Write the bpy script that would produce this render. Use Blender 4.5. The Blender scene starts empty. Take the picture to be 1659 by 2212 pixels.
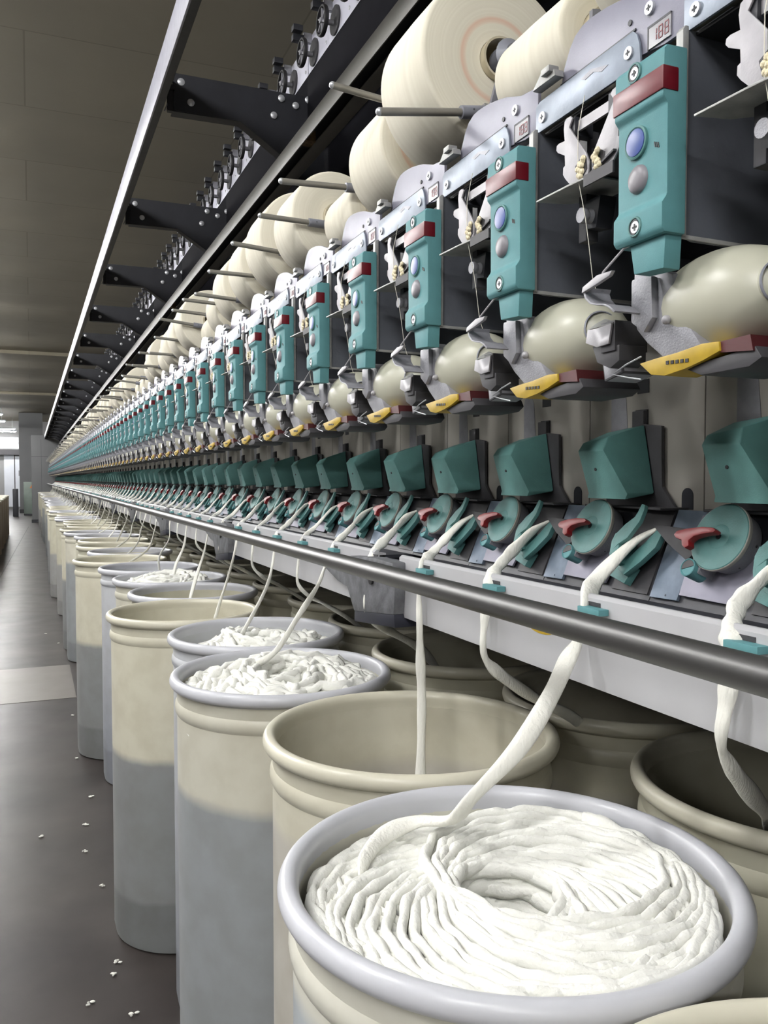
import bpy, bmesh, math, random
from mathutils import Vector, Matrix
R = math.radians
sc = bpy.context.scene
COL = sc.collection
random.seed(7)
TUBE = 228        # brightness of the fluorescent tubes
P = 0.23            # pitch of the spinning positions along the machine
N = 120             # positions that the photo can see
SEC = 1.38          # length of one machine section (six positions)

# ------------------------------------------------------------------ materials
def srgb(r, g, b):
    def c(x):
        x /= 255.
        return x/12.92 if x <= .04045 else ((x+.055)/1.055)**2.4
    return (c(r), c(g), c(b), 1)

def mat(name, col, rough=.5, metal=0, var=.12, scale=20, bump=0, bscale=200, stretch=None, spec=.5, col2=None, detail=4):
    m = bpy.data.materials.new(name); m.use_nodes = True
    nt = m.node_tree; n = nt.nodes; b = n['Principled BSDF']
    b.inputs['Roughness'].default_value = rough; b.inputs['Metallic'].default_value = metal
    b.inputs['Specular IOR Level'].default_value = spec
    tc = n.new('ShaderNodeTexCoord'); mp = n.new('ShaderNodeMapping')
    nt.links.new(tc.outputs['Object'], mp.inputs['Vector'])
    if stretch: mp.inputs['Scale'].default_value = stretch
    nz = n.new('ShaderNodeTexNoise'); nz.inputs['Scale'].default_value = scale; nz.inputs['Detail'].default_value = detail
    nt.links.new(mp.outputs[0], nz.inputs['Vector'])
    rp = n.new('ShaderNodeValToRGB'); nt.links.new(nz.outputs['Fac'], rp.inputs[0])
    c = srgb(*col)
    rp.color_ramp.elements[0].position = .3; rp.color_ramp.elements[1].position = .72
    rp.color_ramp.elements[0].color = srgb(*col2) if col2 else tuple(x*(1-var) for x in c[:3])+(1,)
    rp.color_ramp.elements[1].color = c if col2 else tuple(min(1, x*(1+var)) for x in c[:3])+(1,)
    nt.links.new(rp.outputs[0], b.inputs['Base Color'])
    if bump:
        nb = n.new('ShaderNodeTexNoise'); nb.inputs['Scale'].default_value = bscale; nb.inputs['Detail'].default_value = 3
        nt.links.new(mp.outputs[0], nb.inputs['Vector'])
        bp = n.new('ShaderNodeBump'); bp.inputs['Strength'].default_value = bump; bp.inputs['Distance'].default_value = .004
        nt.links.new(nb.outputs['Fac'], bp.inputs['Height']); nt.links.new(bp.outputs[0], b.inputs['Normal'])
    return m

M = {}
M['teal'] = mat('teal_plastic', (92, 143, 147), .6, 0, .05, 60, .08, 900, None, .3)
M['teal_side'] = M['teal']
M['teal_dull'] = mat('teal_dull_plastic', (78, 124, 122), .55, 0, .10, 45, .1, 600)
M['red'] = mat('red_window', (100, 16, 28), .36, 0, .1, 80)
M['redlev'] = mat('red_plastic', (124, 24, 28), .4, 0, .08, 60)
M['blue'] = mat('blue_button', (36, 68, 142), .35, 0, .06, 60)
M['grey_btn'] = mat('grey_button', (134, 130, 136), .4, 0, .06, 60)
M['plate'] = mat('pale_lavender_plate', (218, 218, 232), .45, .05, .05, 20)
M['silver'] = mat('silver_paint', (130, 129, 144), .42, .08, .06, 30, .05, 500)
M['band'] = mat('galvanised_strip', (132, 141, 154), .4, .25, .14, 45, .05, 300)
M['chrome'] = mat('chrome_screw', (205, 207, 212), .38, .5, .05, 50)
M['gun'] = mat('gunmetal_sheet', (84, 87, 94), .48, .1, .22, 12, .05, 200)
M['black'] = mat('black_paint', (36, 37, 43), .5, 0, .15, 15)
M['dark'] = mat('dark_steel', (44, 43, 45), .5, .3, .2, 40)
M['wing'] = mat('worn_white_metal', (166, 164, 168), .45, .15, .08, 60, .05, 400)
M['ceram'] = mat('yellowed_ceramic', (226, 214, 180), .35, 0, .12, 220, .3, 300)
M['cast'] = mat('cast_aluminium', (146, 146, 152), .45, .2, .12, 60, .15, 500)
M['duct'] = mat('cream_plastic_duct', (188, 187, 170), .34, 0, .03, 15)
M['yellow'] = mat('yellow_label', (178, 148, 36), .5, 0, .15, 60)
M['maroon'] = mat('maroon_plastic', (78, 30, 32), .5)
M['girder'] = mat('matt_black_girder', (22, 22, 26), .9, 0, .1, 15, spec=.05)
M['teal_hood'] = mat('teal_hood_plastic', (98, 148, 144), .55, 0, .08, 45, .1, 600)
M['rod'] = mat('steel_rod', (150, 147, 140), .35, .3, .1, 40)
M['steel'] = mat('steel_tube', (84, 83, 82), .38, .55, .12, 40, 0, 200, (1, .05, 1))
M['chan'] = mat('brushed_channel', (112, 110, 105), .45, .2, .12, 30, .05, 300, (1, .05, 1))
M['rail'] = mat('pale_rail_paint', (152, 152, 164), .45, 0, .10, 30)
M['beam'] = mat('light_grey_enamel', (182, 182, 185), .35, 0, .03, 12)
M['wall'] = mat('warm_grey_enamel', (168, 164, 156), .4, .1, .07, 9)
M['deck'] = mat('lavender_grey_sheet', (140, 138, 152), .42, .35, .12, 22)
M['deckb'] = mat('bluish_galvanised_sheet', (112, 124, 140), .4, .3, .22, 40)
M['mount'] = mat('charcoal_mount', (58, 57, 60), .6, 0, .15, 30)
M['alu'] = mat('dull_aluminium', (160, 160, 158), .45, .25, .2, 60, .1, 400)
M['lint'] = mat('dusty_casting', (102, 103, 107), .6, .1, .35, 40, .2, 200)
M['navy'] = mat('navy_rubber', (30, 32, 46), .6)
M['yarn'] = mat('cotton_yarn', (226, 222, 208), .9)
M['sliver'] = mat('cotton_sliver_fibre', (236, 235, 227), .95, 0, .035, 30, .5, 260, (1, 1, .25), .1)
M['coil'] = mat('coiled_cotton_fibre', (232, 232, 226), .95, 0, .03, 40, .45, 180, None, .1)
M['core'] = mat('paper_tube', (206, 196, 170), .7)
M['adapt'] = mat('grey_tube_adapter', (140, 142, 152), .45, .1)
M['drum'] = mat('dark_drum', (38, 38, 42), .35)
M['digit'] = mat('digit_red_grey', (120, 70, 74), .5)
M['display'] = mat('display_window', (128, 126, 132), .25)
M['rim'] = mat('white_can_rim', (198, 199, 205), .3, 0, .05, 10)
M['rim2'] = mat('cream_can_rim', (206, 202, 184), .32, 0, .08, 9)
M['tan'] = mat('tan_can', (150, 132, 112), .5, 0, .1, 6)
M['pillar'] = mat('grey_pillar_paint', (112, 113, 114), .6, 0, .04, 2)

def package_mat(ring):
    m = bpy.data.materials.new('wound_cotton_yarn'); m.use_nodes = True
    nt = m.node_tree; n = nt.nodes; b = n['Principled BSDF']; L = nt.links.new
    b.inputs['Roughness'].default_value = .85; b.inputs['Specular IOR Level'].default_value = .15
    tc = n.new('ShaderNodeTexCoord'); sp = n.new('ShaderNodeSeparateXYZ'); L(tc.outputs['Object'], sp.inputs[0])
    cb = n.new('ShaderNodeCombineXYZ'); L(sp.outputs[0], cb.inputs[0]); L(sp.outputs[2], cb.inputs[1])
    ln = n.new('ShaderNodeVectorMath'); ln.operation = 'LENGTH'; L(cb.outputs[0], ln.inputs[0])
    c2 = n.new('ShaderNodeCombineXYZ'); L(ln.outputs['Value'], c2.inputs[0])
    ys = n.new('ShaderNodeMath'); ys.operation = 'MULTIPLY'; ys.inputs[1].default_value = .35; L(sp.outputs[1], ys.inputs[0]); L(ys.outputs[0], c2.inputs[1])
    nz = n.new('ShaderNodeTexNoise'); nz.inputs['Scale'].default_value = 260; nz.inputs['Detail'].default_value = 2; L(c2.outputs[0], nz.inputs['Vector'])
    rp = n.new('ShaderNodeValToRGB'); L(nz.outputs['Fac'], rp.inputs[0])
    rp.color_ramp.elements[0].position = .3; rp.color_ramp.elements[1].position = .7
    rp.color_ramp.elements[0].color = srgb(232, 226, 208); rp.color_ramp.elements[1].color = srgb(240, 235, 218)
    out = rp.outputs[0]
    if ring:
        mr = n.new('ShaderNodeValToRGB'); e = mr.color_ramp.elements
        e[0].position = .052; e[0].color = (0, 0, 0, 1); e[1].position = .0575; e[1].color = (.7, .7, .7, 1)
        q = e.new(.063); q.color = (0, 0, 0, 1)
        L(ln.outputs['Value'], mr.inputs[0])
        mx = n.new('ShaderNodeMixRGB'); L(mr.outputs[0], mx.inputs[0]); L(out, mx.inputs[1]); mx.inputs[2].default_value = srgb(232, 178, 150); out = mx.outputs[0]
    L(out, b.inputs['Base Color'])
    bp = n.new('ShaderNodeBump'); bp.inputs['Strength'].default_value = .05; bp.inputs['Distance'].default_value = .002
    L(nz.outputs['Fac'], bp.inputs['Height']); L(bp.outputs[0], b.inputs['Normal'])
    return m
M['pkg'] = package_mat(False); M['pkgring'] = package_mat(True)

def can_mat(level, top, low, foot=.15):
    """milky can plastic: cream above a level, grey below it (object z)"""
    m = bpy.data.materials.new('milky_can_plastic'); m.use_nodes = True
    nt = m.node_tree; n = nt.nodes; b = n['Principled BSDF']; L = nt.links.new
    b.inputs['Roughness'].default_value = .38
    tc = n.new('ShaderNodeTexCoord'); sp = n.new('ShaderNodeSeparateXYZ'); L(tc.outputs['Object'], sp.inputs[0])
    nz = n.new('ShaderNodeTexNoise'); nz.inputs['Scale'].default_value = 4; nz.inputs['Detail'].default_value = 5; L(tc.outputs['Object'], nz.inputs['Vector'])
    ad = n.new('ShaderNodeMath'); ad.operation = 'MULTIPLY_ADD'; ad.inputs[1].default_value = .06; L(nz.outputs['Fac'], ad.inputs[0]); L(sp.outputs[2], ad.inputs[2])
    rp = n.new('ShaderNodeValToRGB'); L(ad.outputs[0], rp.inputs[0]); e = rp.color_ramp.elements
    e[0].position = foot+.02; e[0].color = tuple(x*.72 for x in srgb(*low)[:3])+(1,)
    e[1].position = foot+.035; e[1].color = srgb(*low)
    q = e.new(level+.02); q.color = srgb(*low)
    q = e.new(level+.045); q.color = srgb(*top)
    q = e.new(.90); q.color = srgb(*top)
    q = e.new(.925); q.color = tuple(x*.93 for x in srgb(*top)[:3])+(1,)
    n2 = n.new('ShaderNodeTexNoise'); n2.inputs['Scale'].default_value = 14; n2.inputs['Detail'].default_value = 6; L(tc.outputs['Object'], n2.inputs['Vector'])
    r2 = n.new('ShaderNodeValToRGB'); L(n2.outputs['Fac'], r2.inputs[0])
    r2.color_ramp.elements[0].position = .35; r2.color_ramp.elements[0].color = (.9, .89, .87, 1); r2.color_ramp.elements[1].position = .6; r2.color_ramp.elements[1].color = (1, 1, 1, 1)
    mx = n.new('ShaderNodeMixRGB'); mx.blend_type = 'MULTIPLY'; mx.inputs[0].default_value = 1; L(rp.outputs[0], mx.inputs[1]); L(r2.outputs[0], mx.inputs[2])
    L(mx.outputs[0], b.inputs['Base Color'])
    return m

# ------------------------------------------------------------------ mesh building
class MB:
    def __init__(s): s.v = []; s.f = []; s.m = []; s.mats = []
    def mi(s, m):
        m = M[m]
        if m not in s.mats: s.mats.append(m)
        return s.mats.index(m)
    def add(s, vs, fs, m):
        k = len(s.v); i = s.mi(m)
        s.v += [tuple(v) for v in vs]
        for f in fs: s.f.append(tuple(k+a for a in f)); s.m.append(i)
        return s
    def merge(s, o):
        k = len(s.v); s.v += o.v
        for f, i in zip(o.f, o.m):
            mm = o.mats[i]
            if mm not in s.mats: s.mats.append(mm)
            s.f.append(tuple(k+a for a in f)); s.m.append(s.mats.index(mm))
        return s
    def box(s, x0, x1, y0, y1, z0, z1, m):
        vs = [(x, y, z) for x in (x0, x1) for y in (y0, y1) for z in (z0, z1)]
        return s.add(vs, [(0, 1, 3, 2), (4, 6, 7, 5), (0, 4, 5, 1), (2, 3, 7, 6), (0, 2, 6, 4), (1, 5, 7, 3)], m)
    def prism(s, poly, fn0, fn1, m):
        """fn0/fn1 turn a 2-D outline point into its 3-D front and back point"""
        n = len(poly)
        vs = [fn0(*p) for p in poly]+[fn1(*p) for p in poly]
        fs = [tuple(range(n)), tuple(range(2*n-1, n-1, -1))]+[(i, (i+1) % n, n+(i+1) % n, n+i) for i in range(n)]
        return s.add(vs, fs, m)
    def prx(s, poly, x0, x1, m): return s.prism(poly, lambda a, b: (x0, a, b), lambda a, b: (x1, a, b), m)   # outline in y,z
    def pry(s, poly, y0, y1, m): return s.prism(poly, lambda a, b: (a, y0, b), lambda a, b: (a, y1, b), m)   # outline in x,z
    def prz(s, poly, z0, z1, m): return s.prism(poly, lambda a, b: (a, b, z0), lambda a, b: (a, b, z1), m)
    def frame(s, d, up=(0, 0, 1)):
        d = Vector(d).normalized(); u = Vector(up)
        if abs(d.dot(u)) > .98: u = Vector((1, 0, 0))
        a = d.cross(u).normalized(); return d, a, a.cross(d).normalized()
    def lathe(s, prof, o, d, n, m, caps=True):
        """prof: (along, radius) pairs"""
        d, a, b = s.frame(d); o = Vector(o); vs = []; fs = []
        for t, r in prof:
            for i in range(n):
                w = 2*math.pi*i/n; vs.append(o+d*t+(a*math.cos(w)+b*math.sin(w))*r)
        for j in range(len(prof)-1):
            for i in range(n):
                i2 = (i+1) % n; fs.append((j*n+i, j*n+i2, (j+1)*n+i2, (j+1)*n+i))
        if caps:
            if prof[0][1] > 1e-6: fs.append(tuple(range(n))[::-1])
            if prof[-1][1] > 1e-6: fs.append(tuple((len(prof)-1)*n+i for i in range(n)))
        return s.add(vs, fs, m)
    def cyl(s, a, b, r, n, m, r2=None):
        a = Vector(a); b = Vector(b); return s.lathe([(0, r), ((b-a).length, r2 or r)], a, b-a, n, m)
    def tube(s, path, r, n, m, flat=1, twist=0, rf=None, caps=True):
        pts = [Vector(p) for p in path]; vs = []; fs = []; L = len(pts)
        ref = Vector((0, 0, 1)); prev = None
        for i, p in enumerate(pts):
            d = (pts[min(i+1, L-1)]-pts[max(i-1, 0)]).normalized()
            if prev is None:
                if abs(d.z) > .9: ref = Vector((1, 0, 0))
                a = d.cross(ref).normalized()
            else: a = (prev-d*prev.dot(d)).normalized()
            prev = a.copy(); b = a.cross(d)
            rr = rf(i/(L-1)) if rf else r; tw = twist*i
            for k in range(n):
                w = 2*math.pi*k/n; x = math.cos(w)*rr; y = math.sin(w)*rr*flat
                vs.append(p+a*(x*math.cos(tw)-y*math.sin(tw))+b*(x*math.sin(tw)+y*math.cos(tw)))
        for j in range(L-1):
            for k in range(n):
                k2 = (k+1) % n; fs.append((j*n+k, j*n+k2, (j+1)*n+k2, (j+1)*n+k))
        if caps: fs.append(tuple(range(n))[::-1]); fs.append(tuple((L-1)*n+k for k in range(n)))
        return s.add(vs, fs, m)
    def ball(s, o, rx, ry, rz, m, nu=16, nv=10):
        vs = []; fs = []; o = Vector(o)
        for j in range(nv+1):
            p = math.pi*j/nv
            for i in range(nu):
                w = 2*math.pi*i/nu
                vs.append(o+Vector((rx*math.sin(p)*math.cos(w), ry*math.sin(p)*math.sin(w), rz*math.cos(p))))
        for j in range(nv):
            for i in range(nu):
                i2 = (i+1) % nu
                if j == 0: fs.append((i, nu+i, nu+i2))
                elif j == nv-1: fs.append((j*nu+i, (j+1)*nu+i, j*nu+i2))
                else: fs.append((j*nu+i, (j+1)*nu+i, (j+1)*nu+i2, j*nu+i2))
        return s.add(vs, fs, m)
    def mesh(s, name, off=(0, 0, 0), bevel=0, angle=35, seg=2):
        me = bpy.data.meshes.new(name)
        me.from_pydata([(v[0]-off[0], v[1]-off[1], v[2]-off[2]) for v in s.v], [], s.f)
        for m in s.mats: me.materials.append(m)
        me.polygons.foreach_set('material_index', s.m)
        bm = bmesh.new(); bm.from_mesh(me)
        bmesh.ops.remove_doubles(bm, verts=bm.verts, dist=1e-6)
        bmesh.ops.recalc_face_normals(bm, faces=bm.faces)
        if bevel:
            ed = [e for e in bm.edges if len(e.link_faces) == 2 and e.calc_face_angle(0) > R(30)]
            bmesh.ops.bevel(bm, geom=ed, offset=bevel, segments=seg, profile=.6, affect='EDGES', clamp_overlap=True)
        bm.to_mesh(me); bm.free()
        me.polygons.foreach_set('use_smooth', [True]*len(me.polygons))
        me.set_sharp_from_angle(angle=R(angle))
        return me

def link(name, me, parent=None, loc=(0, 0, 0)):
    o = bpy.data.objects.new(name, me); COL.objects.link(o); o.location = loc
    if parent: o.parent = parent
    return o
def tag(o, label=None, cat=None, group=None, kind=None):
    if label: o['label'] = label
    if cat: o['category'] = cat
    if group: o['group'] = group
    if kind: o['kind'] = kind
    return o
def structure(name, mb, bevel=0): return tag(link(name, mb.mesh(name, bevel=bevel)), kind='structure')

# a spec is (name, MB, bevel, [child specs], label)
def S(name, mb, bevel=0, kids=(), label=None): return dict(name=name, mb=mb, bevel=bevel, kids=list(kids), label=label)
def assemble(specs, parent, off):
    for s in specs:
        o = link(s['name'], s['mb'].mesh(s['name'], off, s['bevel']), parent)
        if s['label']: o['label'] = s['label']
        assemble(s['kids'], o, off)
def merged(specs):
    mb = MB()
    for s in specs: mb.merge(s['mb']); mb.merge(merged(s['kids']))
    return mb
CH = {}
def copy_tree(o, parent=None):
    c = o.copy(); COL.objects.link(c); c.parent = parent
    for ch in o.children: copy_tree(ch, c)
    return c
def ordinal(n):
    w = ['first', 'second', 'third', 'fourth', 'fifth', 'sixth', 'seventh', 'eighth', 'ninth', 'tenth', 'eleventh', 'twelfth', 'thirteenth', 'fourteenth', 'fifteenth', 'sixteenth', 'seventeenth', 'eighteenth', 'nineteenth', 'twentieth']
    if n <= 20: return w[n-1]
    t = {2: 'twenty', 3: 'thirty', 4: 'forty'}[n//10]
    return t+'-'+w[n % 10-1] if n % 10 else {3: 'thirtieth', 4: 'fortieth'}[n//10]
def mirror(pts, c): return [(2*c-a, b) for a, b in pts][::-1]
def circle(c, r, n=20, sy=1): return [(c[0]+r*math.cos(2*math.pi*i/n), c[1]+sy*r*math.sin(2*math.pi*i/n)) for i in range(n)]

# ------------------------------------------------------------------ winding unit (y = 0 at the middle of its control box)
def screw_x(x, y, z, r=.0058):
    return MB().cyl((x+.003, y, z), (x-.0012, y, z), r, 16, 'chrome').box(x-.0016, x-.0011, y-.0008, y+.0008, z-.0028, z+.0028, 'black').box(x-.0016, x-.0011, y-.0028, y+.0028, z-.0008, z+.0008, 'black')
def digits(x):
    mb = MB(); seg = {'1': 'bc', '8': 'abcdefg'}
    w, h, t = .0048, .0105, .0011
    for q, ch in enumerate('188'):
        y = .0235-q*.0078; z = 1.7495
        pos = dict(a=(0, 2, 1), g=(0, 1, 1), d=(0, 0, 1), f=(0, 1, 0), b=(1, 1, 0), e=(0, 0, 0), c=(1, 0, 0))
        for s_ in seg[ch]:
            cx_, cz_, hz = pos[s_]
            if hz: mb.box(x-.0004, x, y-w, y, z+cz_*h/2-t/2, z+cz_*h/2+t/2, 'digit')
            else:
                yy = y-cx_*w; mb.box(x-.0004, x, yy-t/2, yy+t/2, z+cz_*h/2+t/2, z+(cz_+1)*h/2-t/2, 'digit')
    return mb
def winding_specs(lever=None):
    out = []
    # silver shield with its domed top
    dome = [(-.0170, 1.742), (-.0170, 1.790), (.006, 1.7935), (.018, 1.7950), (.034, 1.8008), (.052, 1.8072), (.066, 1.8108), (.078, 1.8133), (.092, 1.8160), (.106, 1.8176), (.120, 1.8185), (.132, 1.8178), (.1450, 1.8130), (.154, 1.8040), (.1602, 1.7941), (.1659, 1.7840), (.168, 1.772), (.168, 1.760), (.03, 1.745), (.01, 1.742)]
    sh = MB().prx(dome, .5260, .5300, 'silver')
    disp = MB().box(.5245, .5268, .0005, .0305, 1.7455, 1.7655, 'display').box(.5243, .5262, .0290, .0308, 1.745, 1.766, 'black').box(.5243, .5262, .0005, .0308, 1.7640, 1.7662, 'black')
    slot = MB().prx([(.048, 1.7722), (.158, 1.7708), (.168, 1.7716), (.168, 1.7733), (.158, 1.7730), (.048, 1.7740)], .5245, .5262, 'black')
    dark_patch = MB().prx(circle((.0565, 1.783), .0028, 10), .5248, .5262, 'black')
    out.append(S('silver_shield', sh, .0006, [S('display', disp, 0, [S('digits', digits(.5245))], 'small display window reading 188'), S('slot', slot), S('hole', dark_patch), S('screw', screw_x(.5245, .0285, 1.7825))]))
    band = [(.0380, 1.7370), (.0400, 1.7560), (.0441, 1.7667), (.0495, 1.7715), (.1000, 1.7712), (.168, 1.7705), (.2050, 1.7700), (.2122, 1.7660), (.2125, 1.7425), (.2070, 1.7370)]
    bd = MB().prx(band, .5228, .5255, 'band')
    smear = MB().prx([(.085, 1.757), (.095, 1.7545), (.108, 1.7600), (.122, 1.7580), (.130, 1.762), (.112, 1.7645), (.098, 1.7605)], .5224, .5229, 'cast')
    out.append(S('cover_strip', bd, .0006, [S('screw', screw_x(.522, .054, 1.7535)), S('screw', screw_x(.522, .198, 1.7505)), S('worn_patch', smear)], 'bluish galvanised strip'))
    latch = MB().prx([(.2038, 1.7780), (.1830, 1.7945), (.1620, 1.7850), (.1600, 1.7775)], .512, .524, 'alu').box(.507, .52, .164, .180, 1.783, 1.7900, 'alu')
    out.append(S('latch', latch, .0015))
    # housing side sheet facing along the machine
    side = MB().pry([(.517, 1.5635), (.517, 1.7340), (.522, 1.7370), (.74, 1.7370), (.74, 1.5590), (.53, 1.5600)], -.0245, -.0215, 'gun')
    edge = MB().pry([(.5125, 1.5650), (.5125, 1.7340), (.5155, 1.7380), (.519, 1.7380), (.519, 1.5620), (.5155, 1.5620)], -.0285, -.0200, 'alu')
    rim = MB().prism([(.515, 1.5605), (.74, 1.5585), (.74, 1.5615), (.515, 1.5640)], lambda a, b: (a, -.0245, b), lambda a, b: (a, -.0265, b), 'alu')
    out.append(S('side_sheet', side, 0, [S('bright_edge', edge, .001, (), 'bright metal edge'), S('lower_edge', rim)]))
    back = MB().box(.738, .742, -.0245, .2055, 1.545, 1.76, 'black').box(.53, .74, -.02, .205, 1.7335, 1.7365, 'dark')
    out.append(S('housing_back', back))
    roller = MB().cyl((.605, .03, 1.722), (.605, .19, 1.722), .019, 16, 'alu').box(.58, .62, .125, .135, 1.68, 1.735, 'black')
    out.append(S('guide_roller', roller))
    # control box
    prof = [(.514, 1.7170), (.4925, 1.7165), (.4892, 1.7125), (.4885, 1.6745), (.4932, 1.6690), (.4936, 1.5935), (.4885, 1.5865), (.4885, 1.5665), (.4915, 1.5620), (.514, 1.5620)]
    cb = MB().pry(prof, -.0330, .0310, 'teal')
    lamp = MB().box(.4874, .5040, -.0338, .0318, 1.6790, 1.6985, 'red')
    blue = MB().cyl((.495, .005, 1.6485), (.4905, .005, 1.6485), .0117, 28, 'blue')
    ring = MB().lathe([(0, .0146), (.0028, .0142), (.0034, .0128), (.0026, .0117), (0, .0117)], (.4938, .005, 1.6485), (-1, 0, 0), 28, 'teal_dull', False)
    gry = MB().lathe([(0, .0125), (.002, .0120), (.0042, .0095), (.0052, .005), (.0054, 0)], (.4938, .003, 1.6165), (-1, 0, 0), 28, 'grey_btn', False)
    def sk(y, z): return S('screw', MB().lathe([(0, .0090), (.0011, .0084), (.0011, .0072), (0, .0070)], (.4886, y, z), (-1, 0, 0), 20, 'teal_dull', False).prx(circle((y+.0012, z), .0068, 16), .4890, .4880, 'black').merge(screw_x(.4886, y-.0008, z-.0006, .0052)))
    mark = MB()
    for q in range(3): mark.prx([(-.0235+q*.0022, 1.6350+q*.001), (-.0225+q*.0022, 1.6350+q*.001), (-.0215+q*.0022, 1.6395+q*.001), (-.0225+q*.0022, 1.6395+q*.001)], .4927, .4937, 'dark')
    tongue = MB().prism([(-.0290, 1.5640), (.0170, 1.5640), (.0110, 1.5360), (-.0270, 1.5335)], lambda a, b: (.4960, a, b), lambda a, b: (.514, a, b), 'teal')
    groove = MB().box(.4954, .4962, -.0105, -.0090, 1.541, 1.560, 'black')
    out.append(S('control_box', cb, .0022, [S('signal_lamp', lamp, .001, (), 'dark red lamp window'), S('start_button', blue, .0006, (), 'blue button'), S('button_ring', ring), S('stop_button', gry, 0, (), 'domed grey button'), sk(.004, 1.7070), sk(.001, 1.5745), S('printed_mark', mark), S('tongue', tongue, .0015, [])]))
    # butterfly yarn-guide plates
    wing = [(.1325, 1.7180), (.1285, 1.7200), (.1225, 1.7195), (.1194, 1.7164), (.1248, 1.7092), (.0965, 1.6748), (.0912, 1.6639), (.0920, 1.6552), (.0961, 1.6475), (.1096, 1.6470), (.1235, 1.6528), (.1306, 1.6598), (.1348, 1.6653), (.1344, 1.6722), (.1313, 1.6735), (.1320, 1.6838), (.1440, 1.6905), (.1470, 1.6940), (.1462, 1.6984), (.1420, 1.6995), (.1322, 1.6985), (.1339, 1.7103)]
    c = .0915
    wg = MB().prx(wing, .5055, .5075, 'wing').prx(mirror(wing, c-.0010), .5075, .5095, 'wing')
    bar = MB().box(.512, .515, .040, .128, 1.7040, 1.7145, 'wing').box(.508, .530, .118, .1275, 1.700, 1.718, 'black').box(.508, .53, .055, .065, 1.700, 1.718, 'black')
    rnd = random.Random(3); cer = MB()
    for side_ in (0, 1):
        for q in range(9):
            a = .1035+rnd.uniform(-.005, .005)+(rnd.uniform(-.002, .002)); z = 1.6535+q*.0019; a += (z-1.660)*-.25
            if side_: a = 2*(c-.0005)-a
            cer.ball((.5050-rnd.uniform(0, .0018), a, z), .0028, .0034, .0034, 'ceram', 8, 6)
    hol = MB().prx([(.1128, 1.6661), (.1030, 1.6720), (.0950, 1.6690), (.0935, 1.6579), (.1010, 1.6520), (.1095, 1.6535)], .5048, .5056, 'mount')
    hol.prx(mirror([(.1128, 1.6661), (.1030, 1.6720), (.0950, 1.6690), (.0935, 1.6579), (.1010, 1.6520), (.1095, 1.6535)], c-.001), .5068, .5076, 'mount')
    out.append(S('butterfly_guide', wg, .0004, [S('cross_bar', bar), S('ceramic_eyelet', cer, 0, (), 'yellowed ceramic yarn eyelet'), S('eyelet_hole', hol)], 'worn white butterfly-shaped guide plate'))
    shelf = MB().prz([(.498, .172), (.500, .120), (.503, .085), (.56, .085), (.56, .140), (.53, .165)], 1.6475, 1.6495, 'alu')
    tilt = MB().prism([(.504, .094), (.504, .052), (.545, .046), (.545, .088)], lambda a, b: (a, b, 1.6505+(.094-b)*.28), lambda a, b: (a, b, 1.6485+(.094-b)*.28), 'mount').box(.502, .504, .050, .095, 1.640, 1.6510, 'mount')
    out.append(S('lint_shelf', shelf, .0005, [S('tilted_flap', tilt)], 'thin bent metal shelf'))
    trv = MB().box(.535, .560, .055, .130, 1.667, 1.694, 'black').box(.530, .545, .128, .141, 1.600, 1.712, 'mount').box(.55, .58, .02, .15, 1.69, 1.70, 'dark').box(.53, .55, .06, .075, 1.61, 1.65, 'mount').box(.525, .545, .045, .06, 1.60, 1.645, 'dark')
    hold = MB().prx([(.105, 1.640), (.136, 1.640), (.134, 1.612), (.112, 1.609)], .530, .55, 'black')
    rol = MB().lathe([(0, .0075), (.004, .0078), (.008, .0060), (.012, .0078), (.014, .0070)], (.518, .1215, 1.6225), (1, 0, 0), 16, 'cast')
    out.append(S('traverse_carriage', trv, .001, [S('roller_bracket', hold, .001, [S('steel_roller', rol)])]))
    yarn = MB().tube([(.512, .108, 1.735), (.504, .107, 1.700), (.503, .106, 1.655), (.512, .105, 1.615), (.516, .1045, 1.590), (.520, .103, 1.555), (.528, .101, 1.53)], .00042, 5, 'yarn')
    out.append(S('running_yarn', yarn))
    # cast bracket and cream duct below
    cast = [(.044, 1.5510), (.008, 1.5420), (-.0075, 1.5360), (-.0120, 1.5163), (-.0180, 1.4997), (-.0460, 1.4652), (-.0200, 1.4600), (.0040, 1.4638), (.0260, 1.4801), (.0400, 1.4940), (.046, 1.5200)]
    cs = MB().prx(cast, .523, .56, 'cast').prx([(.040, 1.540), (.012, 1.538), (.010, 1.500), (.022, 1.488), (.040, 1.500)], .516, .524, 'cast')
    out.append(S('cast_bracket', cs, .003))
    body = MB().ball((.567, -.030, 1.508), .050, .078, .048, 'duct', 28, 18)
    body.lathe([(0, .045), (.02, .043), (.04, .037), (.058, .0285), (.072, .0228), (.088, .0196), (.102, .0188)], (.578, .002, 1.507), (-.25, -1, .05), 28, 'duct', False)
    d = Vector((-.25, -1, .05)).normalized(); mo = Vector((.578, .002, 1.507))+d*.102
    mouth = MB().lathe([(0, .0188), (.002, .0192), (.0025, .0178), (-.004, .0170)], mo, d, 28, 'adapt', False)
    hole = MB().lathe([(-.004, .0172), (-.0042, 0)], mo, d, 28, 'navy', False)
    out.append(S('suction_duct', body, 0, [S('duct_mouth', mouth.merge(hole), 0, (), 'dark open mouth of the duct'), S('ball_stud', MB().ball((.519, -.005, 1.4955), .0042, .0042, .0042, 'wing'))], 'rounded cream plastic duct'))
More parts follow.
